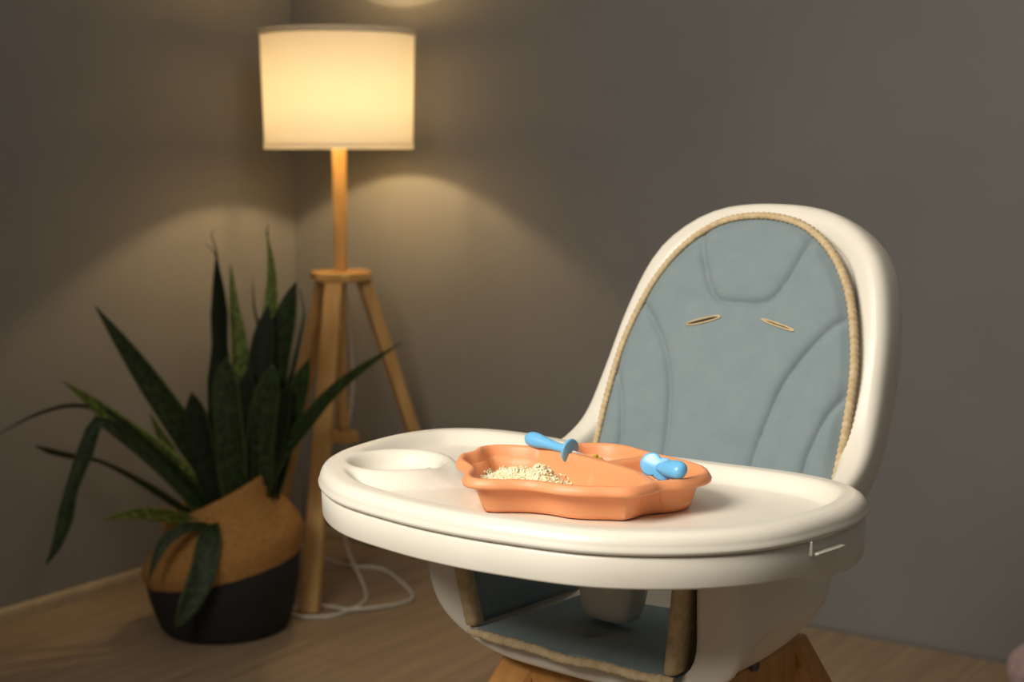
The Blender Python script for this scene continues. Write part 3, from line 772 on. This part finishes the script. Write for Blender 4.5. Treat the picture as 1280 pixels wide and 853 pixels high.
ye['label'] = 'small heap of yellow chopped food in the back compartment of the orange plate'; ye['category'] = 'food'; ye['kind'] = 'stuff'

# blue baby cutlery: bulb handle, guard, pale bowl
def cutlery(tip, guard, bowl, label, butterfly, hr):
    T, G, Bw = Vector(tip), Vector(guard), Vector(bowl); ax = (G - T).normalized()
    root = chair_thing('baby_spoon', G.x, G.y, G.z, label, 'spoon', 0, 'blue baby spoons on the orange plate'); O = G
    L_ = (G - T).length
    prof = [(0, .25), (.03, .62), (.09, .9), (.2, 1.0), (.32, .92), (.48, .68), (.66, .56), (.85, .55), (1.0, .6)] if not butterfly else [(0, .3), (.05, .66), (.14, .92), (.3, 1.0), (.5, .95), (.7, .75), (.85, .5), (1, .45)]
    obj('handle', *tube([T + (G - T) * t - O for t, _ in prof], [hr * w for _, w in prof], 20, .85), M['blue'], root, subsurf=1)
    # guard across the handle
    gn = ax; up = Vector((0, 0, 1)); up = (up - ax * up.dot(ax)).normalized(); sd = ax.cross(up)
    if butterfly: up, sd = (up * .8 + sd * .6), (sd * .8 - up * .6); gn = (ax * .35 + Vector((.52, -.8, .25))).normalized(); up = (up - gn * up.dot(gn)).normalized(); sd = gn.cross(up)
    loop = []
    for k in range(64):
        a = 2 * math.pi * k / 64
        r = .0125 if not butterfly else .0150 * (.62 + .5 * abs(math.sin(a)) ** .8)
        loop.append(up * (math.cos(a) * r * (1 if not butterfly else .95)) + sd * (math.sin(a) * r * (1.05 if butterfly else 1)))
    rings = [[G - O + gn * o + v * s_ for v in loop] for o, s_ in ((-.0018, .86), (-.0012, .97), (.0, 1.0), (.0012, .97), (.0018, .86))]
    obj('guard', *loft(rings), M['blue'], root)
    d = (Bw - G); n_ = d.normalized(); L2 = d.length
    sv = n_.cross(Vector((0, 0, 1))).normalized(); uv_ = sv.cross(n_)
    prof = [(0, .0022, .0022), (.35, .0022, .0018), (.5, .004, .002), (.65, .0085, .0035), (.8, .0105, .004), (.93, .008, .003), (1, .002, .001)]
    rings = []
    for t, w, h in prof:
        c = G + d * t - O; ring_ = []
        for k in range(20):
            a = 2 * math.pi * k / 20; x = math.cos(a) * w; y = math.sin(a) * h
            if t > .55 and y > 0: y = -y * .35
            ring_.append(c + sv * x + uv_ * y)
        rings.append(ring_)
    obj('bowl', *loft(rings), M['whitebowl'], root, subsurf=1)
cutlery((-.064, .034, .8500), (-.004, .028, .8440), (.020, .058, .828), 'blue baby spoon lying over the back left rim of the orange plate', False, .0085)
cutlery((.152, -.008, .8500), (.114, .006, .8470), (.098, .040, .828), 'blue handled baby spoon resting on the right rim of the orange plate', True, .0100)

# ------------------------------------------------------------------ pink fuzzy cushion by the right wall
cu = empty('cushion', (1.152, 3.03, 0), R(-33), 'pale pink fuzzy cushion on the floor at the lower right edge', 'cushion')
rings = []
for i in range(25):
    t = math.pi * i / 24; z = .062 - .062 * math.cos(t); r = .124 * math.sin(t) ** .6 + .002
    rings.append([Vector((math.cos(a) * r * (1 + .04 * math.sin(5 * a + z * 20)), math.sin(a) * r * .8 * (1 + .04 * math.sin(4 * a)), z)) for a in [2 * math.pi * k / 40 for k in range(40)]])
obj('cushion_cover', *loft(rings), M['plush'], cu)

# ------------------------------------------------------------------ light
def area(name, loc, target, size, power, color):
    l = bpy.data.lights.new(name, 'AREA'); l.shape = 'DISK'; l.size = size; l.energy = power; l.color = color
    o = bpy.data.objects.new(name, l); col.objects.link(o); o.location = loc
    o.rotation_euler = (Vector(target) - Vector(loc)).to_track_quat('-Z', 'Y').to_euler(); return o
k = area('key_light', (-.98, .44, 2.0), (.12, 1.5, .8), .95, 14, (1, .925, .81)); k.data.spread = R(95)
area('ceiling_bounce', (.3, 1.1, 2.0), (.3, 1.7, 2.6), .5, 19, (1, .93, .83))
w = bpy.data.worlds.new('room_ambient'); w.use_nodes = True; sc.world = w
w.node_tree.nodes['Background'].inputs['Color'].default_value = (1, .94, .87, 1); w.node_tree.nodes['Background'].inputs['Strength'].default_value = .1

# ------------------------------------------------------------------ camera
cd = bpy.data.cameras.new('camera'); cam = bpy.data.objects.new('camera', cd); col.objects.link(cam)
cam.location = (0, 0, CAMH); cam.rotation_euler = (math.pi / 2 - PITCH, 0, 0)
cd.sensor_width = 36; cd.lens = 36 * F / 1280; cd.clip_start = .02
cd.dof.use_dof = True; cd.dof.focus_distance = 1.46; cd.dof.aperture_fstop = 6.5
sc.camera = cam
sc.view_settings.view_transform = 'Standard'; sc.view_settings.look = 'None'; sc.view_settings.gamma = 1
sc.view_settings.use_curve_mapping = False; sc.view_settings.exposure = 0
